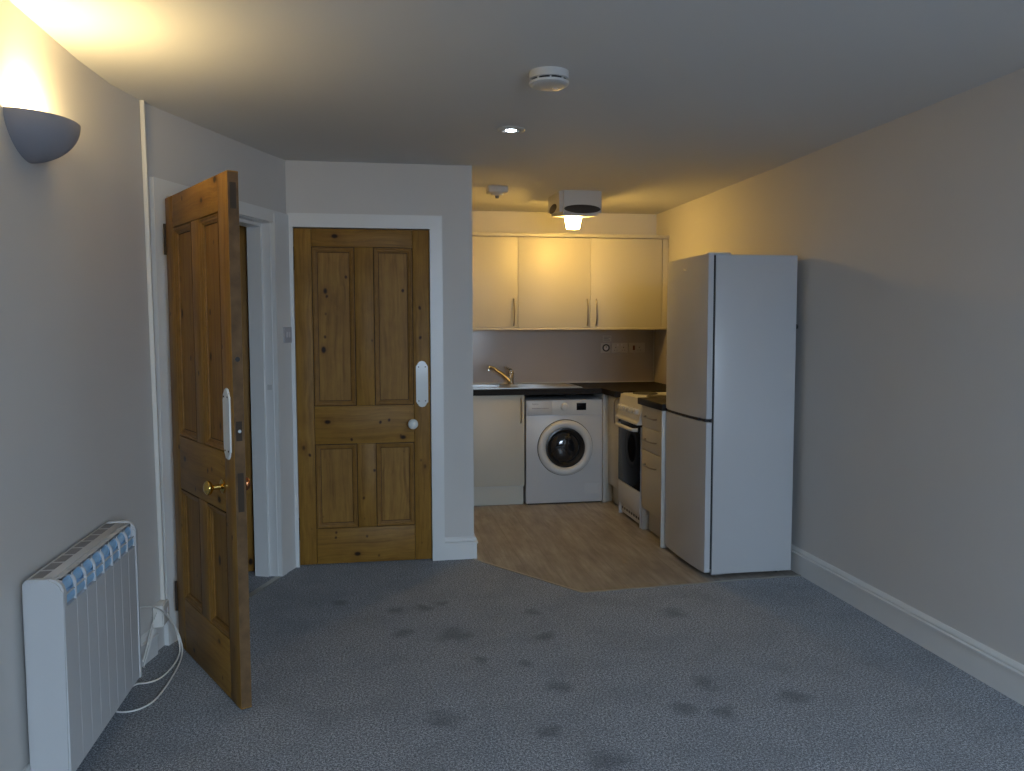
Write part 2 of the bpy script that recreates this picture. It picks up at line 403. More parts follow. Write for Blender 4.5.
def make_door(name, label, loc, rz, W, Zt, zs, xs, knobs):
    """panelled leaf, local x across from the hinge, front face at y=0, z up. zs: panel bottoms/tops, xs: panel sides"""
    r = root(name, label, 'door', loc, rz, kind='structure')
    T = .04; z0 = .006; za, zb, zc, zd = zs; x1, x2, x3, x4 = xs; G = .0016
    for a, b in ((0, x1), (x4, W)):
        MB().box(a, b, 0, T, z0, Zt, .0025).build('stile', M['pinev'], r)
    for a, b in ((z0, za), (zb, zc), (zd, Zt)):
        MB().box(x1+G, x4-G, .0006, T-.0006, a, b, .002).build('rail', M['pineh'], r)
    for a, b in ((za, zb), (zc, zd)):
        MB().box(x2, x3, .0006, T-.0006, a+G, b-G, .002).build('muntin', M['pinev'], r)
        for c, d in ((x1, x2), (x3, x4)):
            pa = MB().box(c+.001, d-.001, .0165, T-.0165, a+.001, b-.001).build('panel', M['pinev'], r)
            for fy, sg in ((0, 1), (T, -1)):
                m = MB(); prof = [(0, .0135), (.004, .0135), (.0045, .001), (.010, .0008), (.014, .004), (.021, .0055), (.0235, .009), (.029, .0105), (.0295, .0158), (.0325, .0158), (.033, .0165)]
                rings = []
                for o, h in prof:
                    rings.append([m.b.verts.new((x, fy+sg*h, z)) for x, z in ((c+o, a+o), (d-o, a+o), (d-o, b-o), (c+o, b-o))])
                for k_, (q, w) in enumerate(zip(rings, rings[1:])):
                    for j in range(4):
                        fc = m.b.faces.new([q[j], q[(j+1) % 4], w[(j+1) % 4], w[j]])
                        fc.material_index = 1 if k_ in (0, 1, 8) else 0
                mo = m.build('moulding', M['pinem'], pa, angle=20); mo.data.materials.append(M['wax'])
    for hz in (Zt-.17, .22):
        m = MB(); m.cyl((-.004, -.003, hz-.065), (-.004, -.003, hz+.065), .006); m.box(-.006, .0, -.002, .03, hz-.065, hz+.065)
        m.build('hinge', M['iron'], r)
    knobs(r); return r
def knob_mb(x, z, sgn, y, R=.031, rose=.024, reach=.058):
    """round door knob on a rose, standing off the face at y in direction sgn"""
    m = MB()
    prof = [(0, 0), (rose, 0), (rose, .004), (rose*.75, .008), (.011, .012), (.009, reach*.5), (.012, reach*.56)]
    k = 10
    for i in range(k+1):
        a = -PI/2*.75+(PI/2*.75+PI/2)*i/k
        prof.append((R*math.cos(a) if i < k else 0, reach*.56+R*.55+R*.62*math.sin(a)))
    m.lathe(prof, (x, y, z), (0, sgn, 0), 28); return m
def screws(r, cx, zz, w, y, parent):
    m = MB()
    for z in zz:
        for sx in (-1, 1): m.cyl((cx+sx*w*.28, y-.0005, z), (cx+sx*w*.28, y-.0022, z), .0035, seg=10)
    m.build('screw', M['iron'], parent)
def closet_knobs(r):
    kn = knob_mb(.660, .823, -1, 0, .030, .02, .05).build('knob', M['ceramic'], r)
    pm = plate_mb(.717, .918, 1.19, .070, 0).build('finger_plate', M['ceramic'], r)
    screws(r, .717, (.955, 1.155), .07, -.0055, pm)
    o = MB().box(.7646-.002, .7646+.001, .008, .032, .79, .86).build('lock_edge', M['iron'], r)
W1 = .765
make_door('door_1', 'closed four-panel pine door with white knob and finger plate', (-.457, YC+.004, 0), 0, W1, 1.949, (.215, .712, .932, 1.847), (.097, .338, .443, .669), closet_knobs)
WO = .787
def open_knobs(r):
    k1 = knob_mb(.655, .805, -1, 0, .027, .026, .07).build('knob', M['brass'], r)
    k2 = knob_mb(.655, .805, 1, .04, .026, .024, .052).build('knob', M['copper'], r); k2['label'] = 'copper coloured knob on the hall side'
    pm = plate_mb(.728, .912, 1.172, .068, 0).build('finger_plate', M['ceramic'], r)
    screws(r, .728, (.945, 1.14), .068, -.0055, pm)
    e = WO-.0006
    m = MB(); m.box(e, e+.002, .009, .031, .73, .87); m.box(e, e+.0015, .008, .03, 1.80, 1.89); m.build('lock_edge', M['iron'], r)
    m = MB(); m.box(e, e+.0015, .008, .03, .985, 1.055); m.build('latch_plate', M['iron'], r)
    m = MB(); m.cyl((e, .02, 1.02), (e+.004, .02, 1.02), .006, seg=14); m.build('latch_bolt', M['chrome'], r)
    m = MB(); m.cyl((e, .02, 1.22+.055), (e+.0015, .02, 1.22+.055), .009, seg=16); m.build('bolt_hole', M['black'], r)
    m = MB(); m.box(WO-.0004, WO+.0006, .0015, .0385, .012, 1.925); m.build('worn_edge', M['pinedark'], r)
make_door('door_2', 'open four-panel pine door with brass knob standing into the room', (-.872, 3.685, 0), math.atan2(-.8827, .46993), WO, 1.93, (.232, .712, .934, 1.80), (.10, .352, .45, .68), open_knobs)
def hall_knobs(r):
    knob_mb(.70, 1.0, -1, 0, .026, .024, .052).build('knob', M['brass'], r)
make_door('door_3', 'pine hall door glimpsed behind the open door', (-1.47, 4.74, 0), 0, W1, 1.965, (.215, .712, .932, 1.847), (.097, .338, .443, .669), hall_knobs)

# ------------------------------------------------------------------ left wall: light, radiator, socket, trunking
r = root('wall_light', 'grey plaster half-bowl uplighter glowing on the left wall', 'wall light', (-1.0215, 2.697, 1.869))
def half_bowl(a, d, c, flip=False):
    m = MB(); NU, NV = 40, 16; g = []
    for j in range(NV+1):
        ph = PI/2*j/NV; k = math.cos(ph)**1.2; row = []
        for i in range(NU+1):
            th = -PI/2+PI*i/NU
            row.append((d*k*math.cos(th), a*k*math.sin(th), .135-c*math.sin(ph)))
        g.append(row)
    return g
m = MB()
ga, gb = half_bowl(.162, .140, .123), half_bowl(.156, .134, .117)
va = [[m.b.verts.new(p) for p in row] for row in ga]; vb = [[m.b.verts.new(p) for p in row] for row in gb]
for vv in (va, vb):
    for a, b in zip(vv, vv[1:]):
        for i in range(len(a)-1):
            try: m.b.faces.new([a[i], a[i+1], b[i+1], b[i]])
            except ValueError: pass
for i in range(len(va[0])-1): m.b.faces.new([va[0][i], va[0][i+1], vb[0][i+1], vb[0][i]])
bmesh.ops.remove_doubles(m.b, verts=m.b.verts[:], dist=.0002)
m.build('bowl', M['plaster'], r)
m = MB(); m.cyl((.0, 0, .05), (.045, 0, .05), .02); m.cyl((.045, 0, .045), (.045, 0, .085), .014); m.build('lamp_holder', M['pvc'], r)

r = root('electric_radiator', 'white slatted electric radiator on the left wall, blue daylight painted into its vents', 'radiator', (-.94, 2.82, 0))
XF, XK, ZR, ZB = -.897, -1.000, .667, .078
def rad_profile(x0, x1, z0, z1, rad, n=8):
    pts = [(x0, z0), (x1, z0)]
    for i in range(n+1):
        a = PI/2*i/n; pts.append((x1-rad+rad*math.cos(a), z1-rad+rad*math.sin(a)))
    for i in range(n//2+1):
        a = PI/2+PI/2*i/(n//2); pts.append((x0+.018+.018*math.cos(a), z1-.018+.018*math.sin(a)))
    return pts
for y0, y1 in ((2.468, 2.496), (3.180, 3.208)):
    m = wmb(r); m.prism(rad_profile(XK-.004, XF+.003, ZB-.006, ZR+.004, .040), y0, y1, 'y')
    es = [e for e in m.b.edges if abs(e.verts[0].co.y-e.verts[1].co.y) < 1e-6]
    bmesh.ops.bevel(m.b, geom=es, offset=.006, segments=2, affect='EDGES', clamp_overlap=True)
    wbuild(m, 'end_cap', M['rad'], r)
NF = 8; pit = (3.180-2.496)/NF
m = wmb(r); m.box(XK, XF-.032, 2.496, 3.180, ZR-.012, ZR, .002); m.box(XK-.002, XK+.006, 2.496, 3.180, ZB, ZR-.001); wbuild(m, 'top_cover', M['rad'], r)
for k in range(NF):
    y0 = 2.496+pit*k; y1 = y0+pit; g = .0012
    m = wmb(r)
    m.box(XF-.013, XF, y0+g, y1-g, ZB, .580)
    m.box(XK+.01, XF-.0018, y0+.0002, y1-.0002, ZB+.001, .577)
    # rounded shoulders that frame the two-row vent
    RO = .042
    def arc(ro, n=10): return [(XF-RO+ro*math.cos(PI/2*i/n), ZR-RO+ro*math.sin(PI/2*i/n)) for i in range(n+1)]
    shape = [(XF, .578)]+arc(RO)+arc(RO-.007)[::-1]+[(XF-.007, .578)]
    m.prism(shape, y0+g, y0+g+.0028, 'y'); m.prism(shape, y1-g-.0028, y1-g, 'y')
    # arched top corners between the shoulders and the bar across the vent
    for yy, sg in ((y0+g+.0028, 1), (y1-g-.0028, -1)):
        m.prism([(yy, .664), (yy, .648), (yy+sg*.006, .654), (yy+sg*.015, .6585), (yy+sg*.030, .661), (yy+sg*.030, .664)], XF-.026, XF-.012, 'x')
    m.box(XF-.009, XF-.001, y0+g+.0028, y1-g-.0028, .6130, .6155)
    m.box(XF-.03, XF-.012, y0+g+.0028, y1-g-.0028, .659, .666)
    fin = wbuild(m, 'fin', M['rad'], r)
    m = wmb(r)
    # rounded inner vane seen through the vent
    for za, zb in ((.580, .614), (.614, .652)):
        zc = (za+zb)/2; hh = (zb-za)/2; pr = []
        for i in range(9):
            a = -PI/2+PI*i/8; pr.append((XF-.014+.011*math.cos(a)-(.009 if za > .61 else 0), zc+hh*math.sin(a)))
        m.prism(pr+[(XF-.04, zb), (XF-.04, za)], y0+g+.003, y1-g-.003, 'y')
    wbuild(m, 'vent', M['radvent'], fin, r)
    m = wmb(r); m.box(XK+.008, XK+.040, y0+.008, y1-.008, ZR-.0005, ZR+.0008); wbuild(m, 'top_slot', M['grey'], fin, r)
m = wmb(r); m.box(-1.021, XK, 2.6, 2.64, .2, .6); wbuild(m, 'wall_bracket', M['rad'], r)
m = wmb(r); m.box(-1.0165, XK, 3.0, 3.04, .2, .6); wbuild(m, 'wall_bracket', M['rad'], r)
m = wmb(r)
m.tube([(-.955, 3.20, .285), (-.93, 3.235, .318), (-.90, 3.27, .318), (-.88, 3.36, .284), (-.872, 3.50, .205), (-.858, 3.585, .115), (-.84, 3.60, .04), (-.828, 3.55, .0065), (-.818, 3.427, .0065), (-.818, 3.30, .0065), (-.822, 3.20, .0065),
        (-.834, 3.105, .0065), (-.873, 3.05, .0065), (-.929, 3.042, .0065), (-.96, 3.07, .0065), (-.965, 3.2, .0065), (-.945, 3.29, .0065), (-.903, 3.285, .0065), (-.862, 3.315, .0065), (-.843, 3.40, .0065), (-.838, 3.50, .0065), (-.84, 3.575, .02), (-.858, 3.60, .09), (-.885, 3.61, .14), (-.902, 3.625, .165)], .0034, 8, 3)
wbuild(m, 'power_cord', M['cord'], r)

r = root('socket_box', 'white surface-mounted socket box on the skirting below the trunking', 'socket', (-.935, 3.60, .118))
m = wmb(r); m.box(-.950, -.912, 3.585, 3.685, .119, .212, .003); wbuild(m, 'back_box', M['pvc'], r)
m = wmb(r); m.box(-.912, -.907, 3.588, 3.682, .122, .209, .002); wbuild(m, 'face_plate', M['pvc'], r)
for ry in (3.605, 3.645):
    m = wmb(r); m.box(-.907, -.903, ry, ry+.015, .165, .185, .001); wbuild(m, 'rocker', M['rocker'], r)
m = MB(); m.tube([(-.935, 3.583, .185), (-.942, 3.50, .13), (-.944, 3.41, .045), (-.946, 3.40, .05), (-.938, 3.47, .10), (-.93, 3.53, .15), (-.936, 3.46, .075), (-.945, 3.41, .02)], .0022, 6, 2)
tag(m.build('loose_wire', M['cord']), 'thin white bell wire zigzagging down from the socket box', 'wire')
m = MB(); m.box(-.9375, -.9195, 3.662, 3.682, .213, H-.001, .002)
for v in m.b.verts:
    k_ = (v.co.z-.213)/(H-.213); v.co.x -= .0075*k_; v.co.y -= .035*k_
tag(m.build('cable_trunking', M['pvc']), 'white square cable trunking running from ceiling to socket', 'trunking')

# light switch on the doorway architrave
r = root('light_switch', 'grey two-gang light switch on the doorway frame', 'light switch', (0, 0, 0))
m = MB(); dbox(m, 1.10, 1.186, -.029, -.0262 if False else -.020, 1.302, 1.390, .002); m.build('plate', M['switch'], r)
for a in (1.122, 1.150):
    m = MB(); dbox(m, a, a+.014, -.033, -.029, 1.332, 1.362, .001); m.build('rocker', M['rocker'], r)

# ------------------------------------------------------------------ ceiling fittings
r = root('smoke_alarm', 'round white smoke alarm on the ceiling, nearest the camera', 'smoke alarm', (.640, 3.02, H))
MB().lathe([(0, 0), (.073, 0), (.0735, -.027), (.067, -.029), (.0, -.029)], (0, 0, 0)).build('base', M['app2'], r)
MB().lathe([(.066, -.029), (.066, -.037), (.0, -.037)], (0, 0, 0)).build('vent_slot', M['black'], r)
for i in range(9):
    a = 2*PI*i/9-.3
    m = MB(); m.box(.064, .0715, -.003, .003, -.037, -.029); m.xf(Matrix.Rotation(a, 4, 'Z')); m.build('rib', M['app2'], r)
MB().lathe([(0, -.037), (.0735, -.037), (.0725, -.045), (.064, -.0495), (.056, -.0505), (.0, -.0505)], (0, 0, 0)).build('cover', M['app2'], r)
MB().lathe([(0, -.050), (.008, -.050), (.008, -.0525), (0, -.0525)], (.028, .02, 0), seg=16).build('test_button', M['rocker'], r)
r = root('downlight', 'small recessed ceiling downlight switched on with cool white lens', 'downlight', (.642, 3.90, H))
MB().lathe([(.067, 0), (.067, -.003), (.062, -.006), (.045, -.006), (.040, -.001), (.04, 0)], (0, 0, 0)).build('rim', M['app2'], r)
MB().lathe([(.040, -.0005), (.033, -.0012), (.027, -.004), (.026, -.006)], (0, 0, 0)).build('baffle', M['steel'], r)
MB().lathe([(0, -.0065), (.0265, -.0055), (.0265, -.001), (0, -.001)], (0, 0, 0)).build('lens', M['lens'], r)
HK = lambda y: H+(y-4.6)/(7.0-4.6)*(HB+.0025-H)
r = root('heat_detector', 'small white heat detector on the kitchen ceiling by the partition', 'heat detector', (.82, 5.56, HK(5.56)))
MB().box(-.07, .07, -.06, .06, -.045, .0025, .012, 3).build('base', M['app2'], r)
MB().lathe([(0, -.045), (.045, -.045), (.04, -.058), (0, -.06)], (0, 0, 0)).build('cover', M['app2'], r)
MB().lathe([(0, -.058), (.014, -.058), (.012, -.076), (0, -.078)], (0, 0, 0), seg=16).build('sensor', M['grey'], r)
# ceiling fitting with swivel spots
zb = HK(5.72)
r = root('ceiling_spotlight', 'boxy white ceiling light fitting with dark oval spots and lit lower lamp', 'ceiling light', (1.42, 5.62, zb))
m = MB()
m.box(-.15, .155, 0, .43, -.176, .006)
for v in m.b.verts:
    if v.co.z < -.1 and v.co.y > .2: v.co.z += .045
es = [e for e in m.b.edges if not all(v.co.z > -.01 for v in e.verts)]
bmesh.ops.bevel(m.b, geom=es, offset=.026, segments=6, affect='EDGES', clamp_overlap=True)
m.build('housing', M['app2'], r)
m = MB(); m.sphere((.010, .0, -.128), .05, 32, 14, (2.62, .10, .60)); m.build('spot_opening', M['grille'], r)
m = MB(); m.sphere((-.150, .235, -.098), .05, 32, 14, (.10, 2.5, .62)); m.build('spot_opening', M['grille'], r)
m = MB(); m.lathe([(.060, -.152), (.061, -.160), (.054, -.195), (.047, -.232), (.0, -.236)], (.010, .28, 0), seg=28); m.build('lamp_shade', M['shade'], r)
MB().lathe([(0, -.140), (.045, -.140), (.05, -.151), (0, -.151)], (.010, .28, 0), seg=28).build('lamp_collar', M['app2'], r)

# ------------------------------------------------------------------ kitchen: cabinets, worktop
def bar_handle(x, z0, z1, y, mat=None):
    """upright bow handle in front of a face at y (facing -y)"""
    m = MB(); d = .03
    m.tube([(x, y, z0), (x, y-d*.55, z0+.012), (x, y-d*.95, z0+.05), (x, y-d, (z0+z1)/2), (x, y-d*.95, z1-.05), (x, y-d*.55, z1-.012), (x, y, z1)], .0052, 10, 2)
    return m
YF = 6.19
def cupboard_door(x0, x1, y, z0, z1): return MB().box(x0, x1, y, y+.018, z0, z1, .0015)
# sink base unit
r = root('sink_cabinet', 'cream base cabinet under the sink, left of the washing machine', 'cabinet', (.85, 6.5, 0))
m = wmb(r); m.box(XP+.002, .579, YF+.019, 6.80, .15, .8645); m.box(1.102, 1.120, YF+.019, 6.80, .15, .8645); m.box(.579, 1.102, YF+.019, 6.80, .15, .168); wbuild(m, 'carcass', M['lamw'], r)
m = wmb(r); m.box(XP+.004, 1.119, YF, YF+.018, .157, .863, .0015); d = wbuild(m, 'door', M['lam'], r)
wbuild(bar_handle(1.092, .647, .84, YF), 'handle', M['nickel'], d, r)
m = wmb(r); m.box(XP+.003, 1.119, YF+.052, YF+.070, .001, .150); wbuild(m, 'plinth', M['lam'], r)
# corner unit facing the cooker side
XD = 1.79
r = root('corner_cabinet', 'cream corner cabinet between the washing machine and the cooker', 'cabinet', (2.05, 6.3, 0))
m = wmb(r); m.box(1.812, 2.37, 5.87, 6.80, .15, .8645); wbuild(m, 'carcass', M['lamw'], r)
m = wmb(r); m.box(1.748, 1.772, YF, 6.78, .001, .8645, .001); wbuild(m, 'side_panel', M['lamw'], r)
m = wmb(r); m.box(1.772, 1.812, YF+.004, YF+.022, .15, .8645); wbuild(m, 'corner_post', M['lam'], r)
m = wmb(r); m.box(XD, XD+.018, 5.872, YF+.003, .157, .863, .0015); d = wbuild(m, 'door', M['lam'], r)
m = wmb(r); hy = 5.93; m.tube([(XD, hy, .649), (XD-.022, hy, .655), (XD-.03, hy, .69), (XD-.031, hy, .75), (XD-.03, hy, .81), (XD-.022, hy, .842), (XD, hy, .848)], .0052, 10, 2); wbuild(m, 'handle', M['nickel'], d, r)
m = wmb(r); m.box(1.84, 1.858, 5.872, 6.24, .001, .150); m.box(1.772, 1.84, 6.222, 6.24, .001, .15); wbuild(m, 'plinth', M['lam'], r)
# drawer unit
XW = 1.775
r = root('drawer_cabinet', 'cream three-drawer base cabinet between cooker and fridge freezer', 'cabinet', (2.06, 5.08, 0))
m = wmb(r); m.box(XW+.019, 2.34, 4.852, 5.318, .15, .8645); m.box(XW+.002, 1.86, 5.300, 5.318, 0.001, .1565); wbuild(m, 'carcass', M['lamw'], r)
for z0, z1, hz in ((.716, .863, .788), (.560, .712, .634), (.157, .556, .464)):
    m = wmb(r); m.box(XW, XW+.018, 4.853, 5.317, z0, z1, .0015); d = wbuild(m, 'drawer', M['lam'], r)
    m = wmb(r); ya, yb = 5.02, 5.235; m.tube([(XW, ya, hz), (XW-.02, ya+.008, hz), (XW-.029, ya+.045, hz), (XW-.031, (ya+yb)/2, hz), (XW-.029, yb-.045, hz), (XW-.02, yb-.008, hz), (XW, yb, hz)], .0052, 10, 2)
    wbuild(m, 'handle', M['nickel'], d, r)
m = wmb(r); m.box(1.825, 1.843, 4.852, 5.30, .001, .15); wbuild(m, 'plinth', M['lam'], r)
m = wmb(r); m.box(1.742, 2.34, 4.831, 4.851, .001, .8645, .001); wbuild(m, 'side_panel', M['lamw'], r)
# worktops
ZW, TW = .908, .043
SBX0, SBX1, SBY0, SBY1 = .66, 1.0, 6.36, 6.68
m = MB()
XR_ = 2.392
m.box(XP+.002, SBX0, 6.18, YB-.01, ZW-TW, ZW); m.box(SBX1, 1.735, 6.18, YB-.01, ZW-TW, ZW)
m.box(SBX0, SBX1, 6.18, SBY0, ZW-TW, ZW); m.box(SBX0, SBX1, SBY1, YB-.01, ZW-TW, ZW)
m.prism([(1.735, 6.18), (1.742, 5.855), (2.364, 5.855), (2.384, YB-.01), (1.735, YB-.01)], ZW-TW, ZW)
tag(m.build('worktop', M['top']), 'long dark L-shaped worktop running from the sink into the corner', 'worktop')
m = MB(); m.box(1.742, 2.342, 4.831, 5.318, ZW-TW, ZW, .002)
tag(m.build('worktop', M['top']), 'short dark worktop on the drawer cabinet beside the fridge freezer', 'worktop')

# sink and tap
r = root('kitchen_sink', 'stainless steel sink with drainer set into the worktop', 'sink', (1.1, 6.5, ZW))
m = wmb(r)
X0, X1, Y0, Y1, zs = .60, 1.60, 6.27, 6.745, ZW+.0045
m.box(X0, SBX0, Y0, Y1, ZW+.0002, zs); m.box(SBX1, X1, Y0, Y1, ZW+.0002, zs); m.box(SBX0, SBX1, Y0, SBY0, ZW+.0002, zs); m.box(SBX0, SBX1, SBY1, Y1, ZW+.0002, zs)
wbuild(m, 'rim', M['steel'], r)
m = wmb(r); q = .004; zb_ = ZW-.15
m.box(SBX0+q, SBX0+q+.002, SBY0+q, SBY1-q, zb_, zs); m.box(SBX1-q-.002, SBX1-q, SBY0+q, SBY1-q, zb_, zs); m.box(SBX0+q, SBX1-q, SBY0+q, SBY0+q+.002, zb_, zs); m.box(SBX0+q, SBX1-q, SBY1-q-.002, SBY1-q, zb_, zs); m.box(SBX0+q, SBX1-q, SBY0+q, SBY1-q, zb_, zb_+.002)
wbuild(m, 'bowl', M['steel'], r)
m = wmb(r)
for i in range(9): m.box(1.10, 1.55, 6.32+i*.042, 6.332+i*.042, zs, zs+.003, .001)
wbuild(m, 'drainer_rib', M['steel'], r)
tx, ty = 1.10, 6.70
r = root('mixer_tap', 'chrome mixer tap with a slanting spout behind the sink', 'tap', (tx, ty, zs))
MB().lathe([(0, 0), (.028, 0), (.026, .008), (.021, .012), (.021, .075), (.024, .08), (.024, .105), (.02, .115), (0, .118)], (0, 0, 0), seg=24).build('body', M['chrome'], r)
m = MB(); m.tube([(-.008, -.004, .03), (-.06, -.03, .08), (-.16, -.075, .145), (-.19, -.09, .152), (-.202, -.095, .142), (-.204, -.096, .122)], [.013, .012, .010, .010, .011, .011], 12); m.build('spout', M['chrome'], r)
m = MB(); m.tube([(0, 0, .112), (-.005, -.01, .124), (-.045, -.06, .142), (-.06, -.08, .144)], [.012, .010, .007, .006], 10); m.build('lever', M['chrome'], r)

# splashback with corner trim, control plates
r = root('splashback', 'glossy taupe splashback panel behind the worktop', 'splashback', (1.47, YB-.004, ZW))
m = wmb(r); m.box(XP+.003, 2.378, YB-.008, YB-.001, ZW+.002, 1.362); wbuild(m, 'back_panel', M['splash'], r)
m = wmb(r); m.prism([(2.382, 6.82), (2.389, 6.82), (2.379, 6.35), (2.372, 6.35)], ZW+.002, 1.362); wbuild(m, 'side_panel', M['splash'], r)
m = wmb(r); m.box(2.371, 2.381, YB-.019, YB-.009, ZW+.002, 1.362, .002); m.box(XP+.003, 2.371, YB-.016, YB-.0085, ZW+.001, ZW+.012, .002); wbuild(m, 'edge_trim', M['lamw'], r)
YS = YB-.0085
def plate(name, label, cat, x0, x1, z0, z1, grp=None):
    r = root(name, label, cat, ((x0+x1)/2, YS, z0), 0, grp)
    m = wmb(r); m.box(x0, x1, YS-.009, YS, z0, z1, .002); wbuild(m, 'plate', M['beige'], r); return r
def y_disc(m, x, z, r0, r1, y0, y1): m.lathe([(r0, 0), (r1, 0), (r1, y0-y1), (r0, y0-y1), (r0, 0)], (x, y0, z), (0, -1, 0), 24)
r = plate('timer_switch', 'square timer switch with round dial, leftmost plate on splashback', 'switch', 1.902, 1.988, 1.163, 1.249)
m = wmb(r); y_disc(m, 1.945, 1.207, .022, .032, YS-.009, YS-.018); wbuild(m, 'dial_ring', M['dial'], r)
m = wmb(r); m.lathe([(0, 0), (.02, 0), (.018, .012), (0, .012)], (1.945, YS-.009, 1.207), (0, -1, 0), 24); wbuild(m, 'dial', M['rocker'], r)
m = wmb(r); m.box(1.943, 1.947, YS-.0225, YS-.021, 1.207, 1.222); wbuild(m, 'pointer', M['dial'], r)
r = plate('double_socket', 'double wall socket between the timer switch and cooker switch', 'socket', 1.995, 2.141, 1.163, 1.249)
for xo in (2.033, 2.103):
    m = wmb(r); m.box(xo-.003, xo+.003, YS-.0096, YS-.009, 1.205, 1.214); m.box(xo-.015, xo-.007, YS-.0096, YS-.009, 1.184, 1.188); m.box(xo+.007, xo+.015, YS-.0096, YS-.009, 1.184, 1.188); wbuild(m, 'pin_hole', M['black'], r)
for xo in (2.050, 2.086):
    m = wmb(r); m.box(xo-.006, xo+.006, YS-.013, YS-.009, 1.222, 1.240, .001); wbuild(m, 'rocker', M['rocker'], r)
r = plate('cooker_switch', 'cooker switch plate with dark red rocker, nearest the corner', 'switch', 2.148, 2.294, 1.163, 1.249)
m = wmb(r); m.box(2.184, 2.204, YS-.014, YS-.009, 1.186, 1.226, .002); wbuild(m, 'rocker', M['red'], r)
m = wmb(r); m.box(2.240, 2.246, YS-.0096, YS-.009, 1.205, 1.214); m.box(2.228, 2.236, YS-.0096, YS-.009, 1.184, 1.188); m.box(2.250, 2.258, YS-.0096, YS-.009, 1.184, 1.188); wbuild(m, 'pin_hole', M['black'], r)
r = root('notice_sticker', 'small printed sticker on the splashback above the timer switch', 'sticker', (1.955, YS, 1.263))
m = wmb(r); m.box(1.92, 1.995, YS-.0008, YS, 1.262, 1.312); wbuild(m, 'paper', M['beige'], r)
m = wmb(r)
for i, (a, b) in enumerate(((1.926, 1.985), (1.926, 1.97), (1.926, 1.988))): m.box(a, b, YS-.0012, YS-.0008, 1.27+i*.013, 1.276+i*.013)
wbuild(m, 'print', M['grey'], r)

# wall cabinets
YU = 6.49
r = root('wall_cabinet', 'cream single-door wall cabinet next to the partition', 'cabinet', (.84, 6.6, 1.384))
m = wmb(r); m.box(XP+.002, 1.122, YU+.019, YB-.001, 1.384, 2.105); wbuild(m, 'carcass', M['lamw'], r)
m = wmb(r); m.box(XP+.004, 1.1215, YU, YU+.018, 1.3865, 2.102, .0015); d = wbuild(m, 'door', M['lam'], r); wbuild(bar_handle(1.089, 1.40, 1.612, YU), 'handle', M['nickel'], d, r)
r = root('wall_cabinet', 'cream double-door wall cabinet above the worktop corner', 'cabinet', (1.75, 6.6, 1.384))
m = wmb(r); m.box(1.1235, 2.33, YU+.019, YB-.001, 1.384, 2.105); wbuild(m, 'carcass', M['lamw'], r)
for a, b, hx in ((1.1245, 1.7205, 1.694), (1.7225, 2.3265, 1.768)):
    m = wmb(r); m.box(a, b, YU, YU+.018, 1.3865, 2.102, .0015); d = wbuild(m, 'door', M['lam'], r); wbuild(bar_handle(hx, 1.40, 1.612, YU), 'handle', M['nickel'], d, r)
m = wmb(r); m.box(2.3305, 2.383, YU+.002, YU+.02, 1.384, 2.105, .001); wbuild(m, 'filler_panel', M['lam'], r)
m = MB(); m.box(XP+.002, 2.383, YU-.012, YB-.002, 2.107, 2.135, .003); tag(m.build('cornice_board', M['lam']), 'cream board capping the tops of the wall cabinets', 'cornice')
m = MB(); m.box(XP+.002, 2.38, YU-.008, YU+.02, 1.364, 1.383, .002); tag(m.build('light_pelmet', M['lam']), 'cream pelmet strip along the undersides of the wall cabinets', 'pelmet')

# ------------------------------------------------------------------ washing machine
YM = 6.2
r = root('washing_machine', 'white front-loading washing machine under the worktop', 'washing machine', (1.44, 6.5, 0))
m = wmb(r); m.box(1.133, 1.745, YM, 6.75, .010, .822, .006); wbuild(m, 'body', M['app'], r)
for fx in (1.17, 1.71):
    for fy in (6.25, 6.70):
        m = wmb(r); m.cyl((fx, fy, .0), (fx, fy, .02), .018, seg=14); wbuild(m, 'foot', M['black'], r)
m = wmb(r); m.box(1.136, 1.742, YM-.004, YM+.002, .702, .820, .003); cp = wbuild(m, 'control_panel', M['app2'], r)
m = wmb(r); m.box(1.142, 1.340, YM-.0065, YM-.003, .704, .817, .002); wbuild(m, 'detergent_drawer', M['app'], cp, r)
m = wmb(r); m.lathe([(0, 0), (.034, 0), (.034, .005), (.029, .007), (.027, .024), (.024, .026), (0, .026)], (1.438, YM-.004, .764), (0, -1, 0), 28); wbuild(m, 'programme_knob', M['app2'], cp, r)
m = wmb(r); m.box(1.535, 1.612, YM-.0055, YM-.003, .738, .794, .001); wbuild(m, 'display', M['blackglass'], cp, r)
for xa, xb in ((1.385, 1.395), (1.482, 1.494)):
    m = wmb(r)
    for i in range(6): m.box(xa, xb, YM-.0046, YM-.0038, .729+i*.013, .732+i*.013)
    wbuild(m, 'panel_print', M['faint'], cp, r)
m = wmb(r)
for i in range(14): m.box(1.18+i*.0095, 1.1865+i*.0095, YM-.0072, YM-.0063, .754, .7605)
wbuild(m, 'panel_print', M['grey'], cp, r)
t = text_mesh('maker_mark', 'beko', .024, Matrix.Translation((1.182-1.44, YM-.0068-6.5, .784)) @ Matrix.Rotation(PI/2, 4, 'X'), M['grey'], cp)
m = wmb(r); CXm, CZm = 1.444, .446
m.lathe([(.217, 0), (.2215, .0), (.2215, .010), (.217, .010), (.217, 0)], (CXm, YM+.004, CZm), (0, -1, 0), 64); wbuild(m, 'door_seam', M['seam'], r)
m = wmb(r); m.lathe([(.153, .0), (.217, .0), (.217, .018), (.210, .027), (.191, .033), (.172, .031), (.160, .022), (.155, .010), (.153, 0)], (CXm, YM, CZm), (0, -1, 0), 64); dr = wbuild(m, 'door', M['app2'], r)
m = wmb(r); m.lathe([(.155, .004), (.155, .018), (.145, .020), (.128, .012), (.122, .004), (.118, -.0)], (CXm, YM, CZm), (0, -1, 0), 64); wbuild(m, 'seal', M['black'], dr, r)
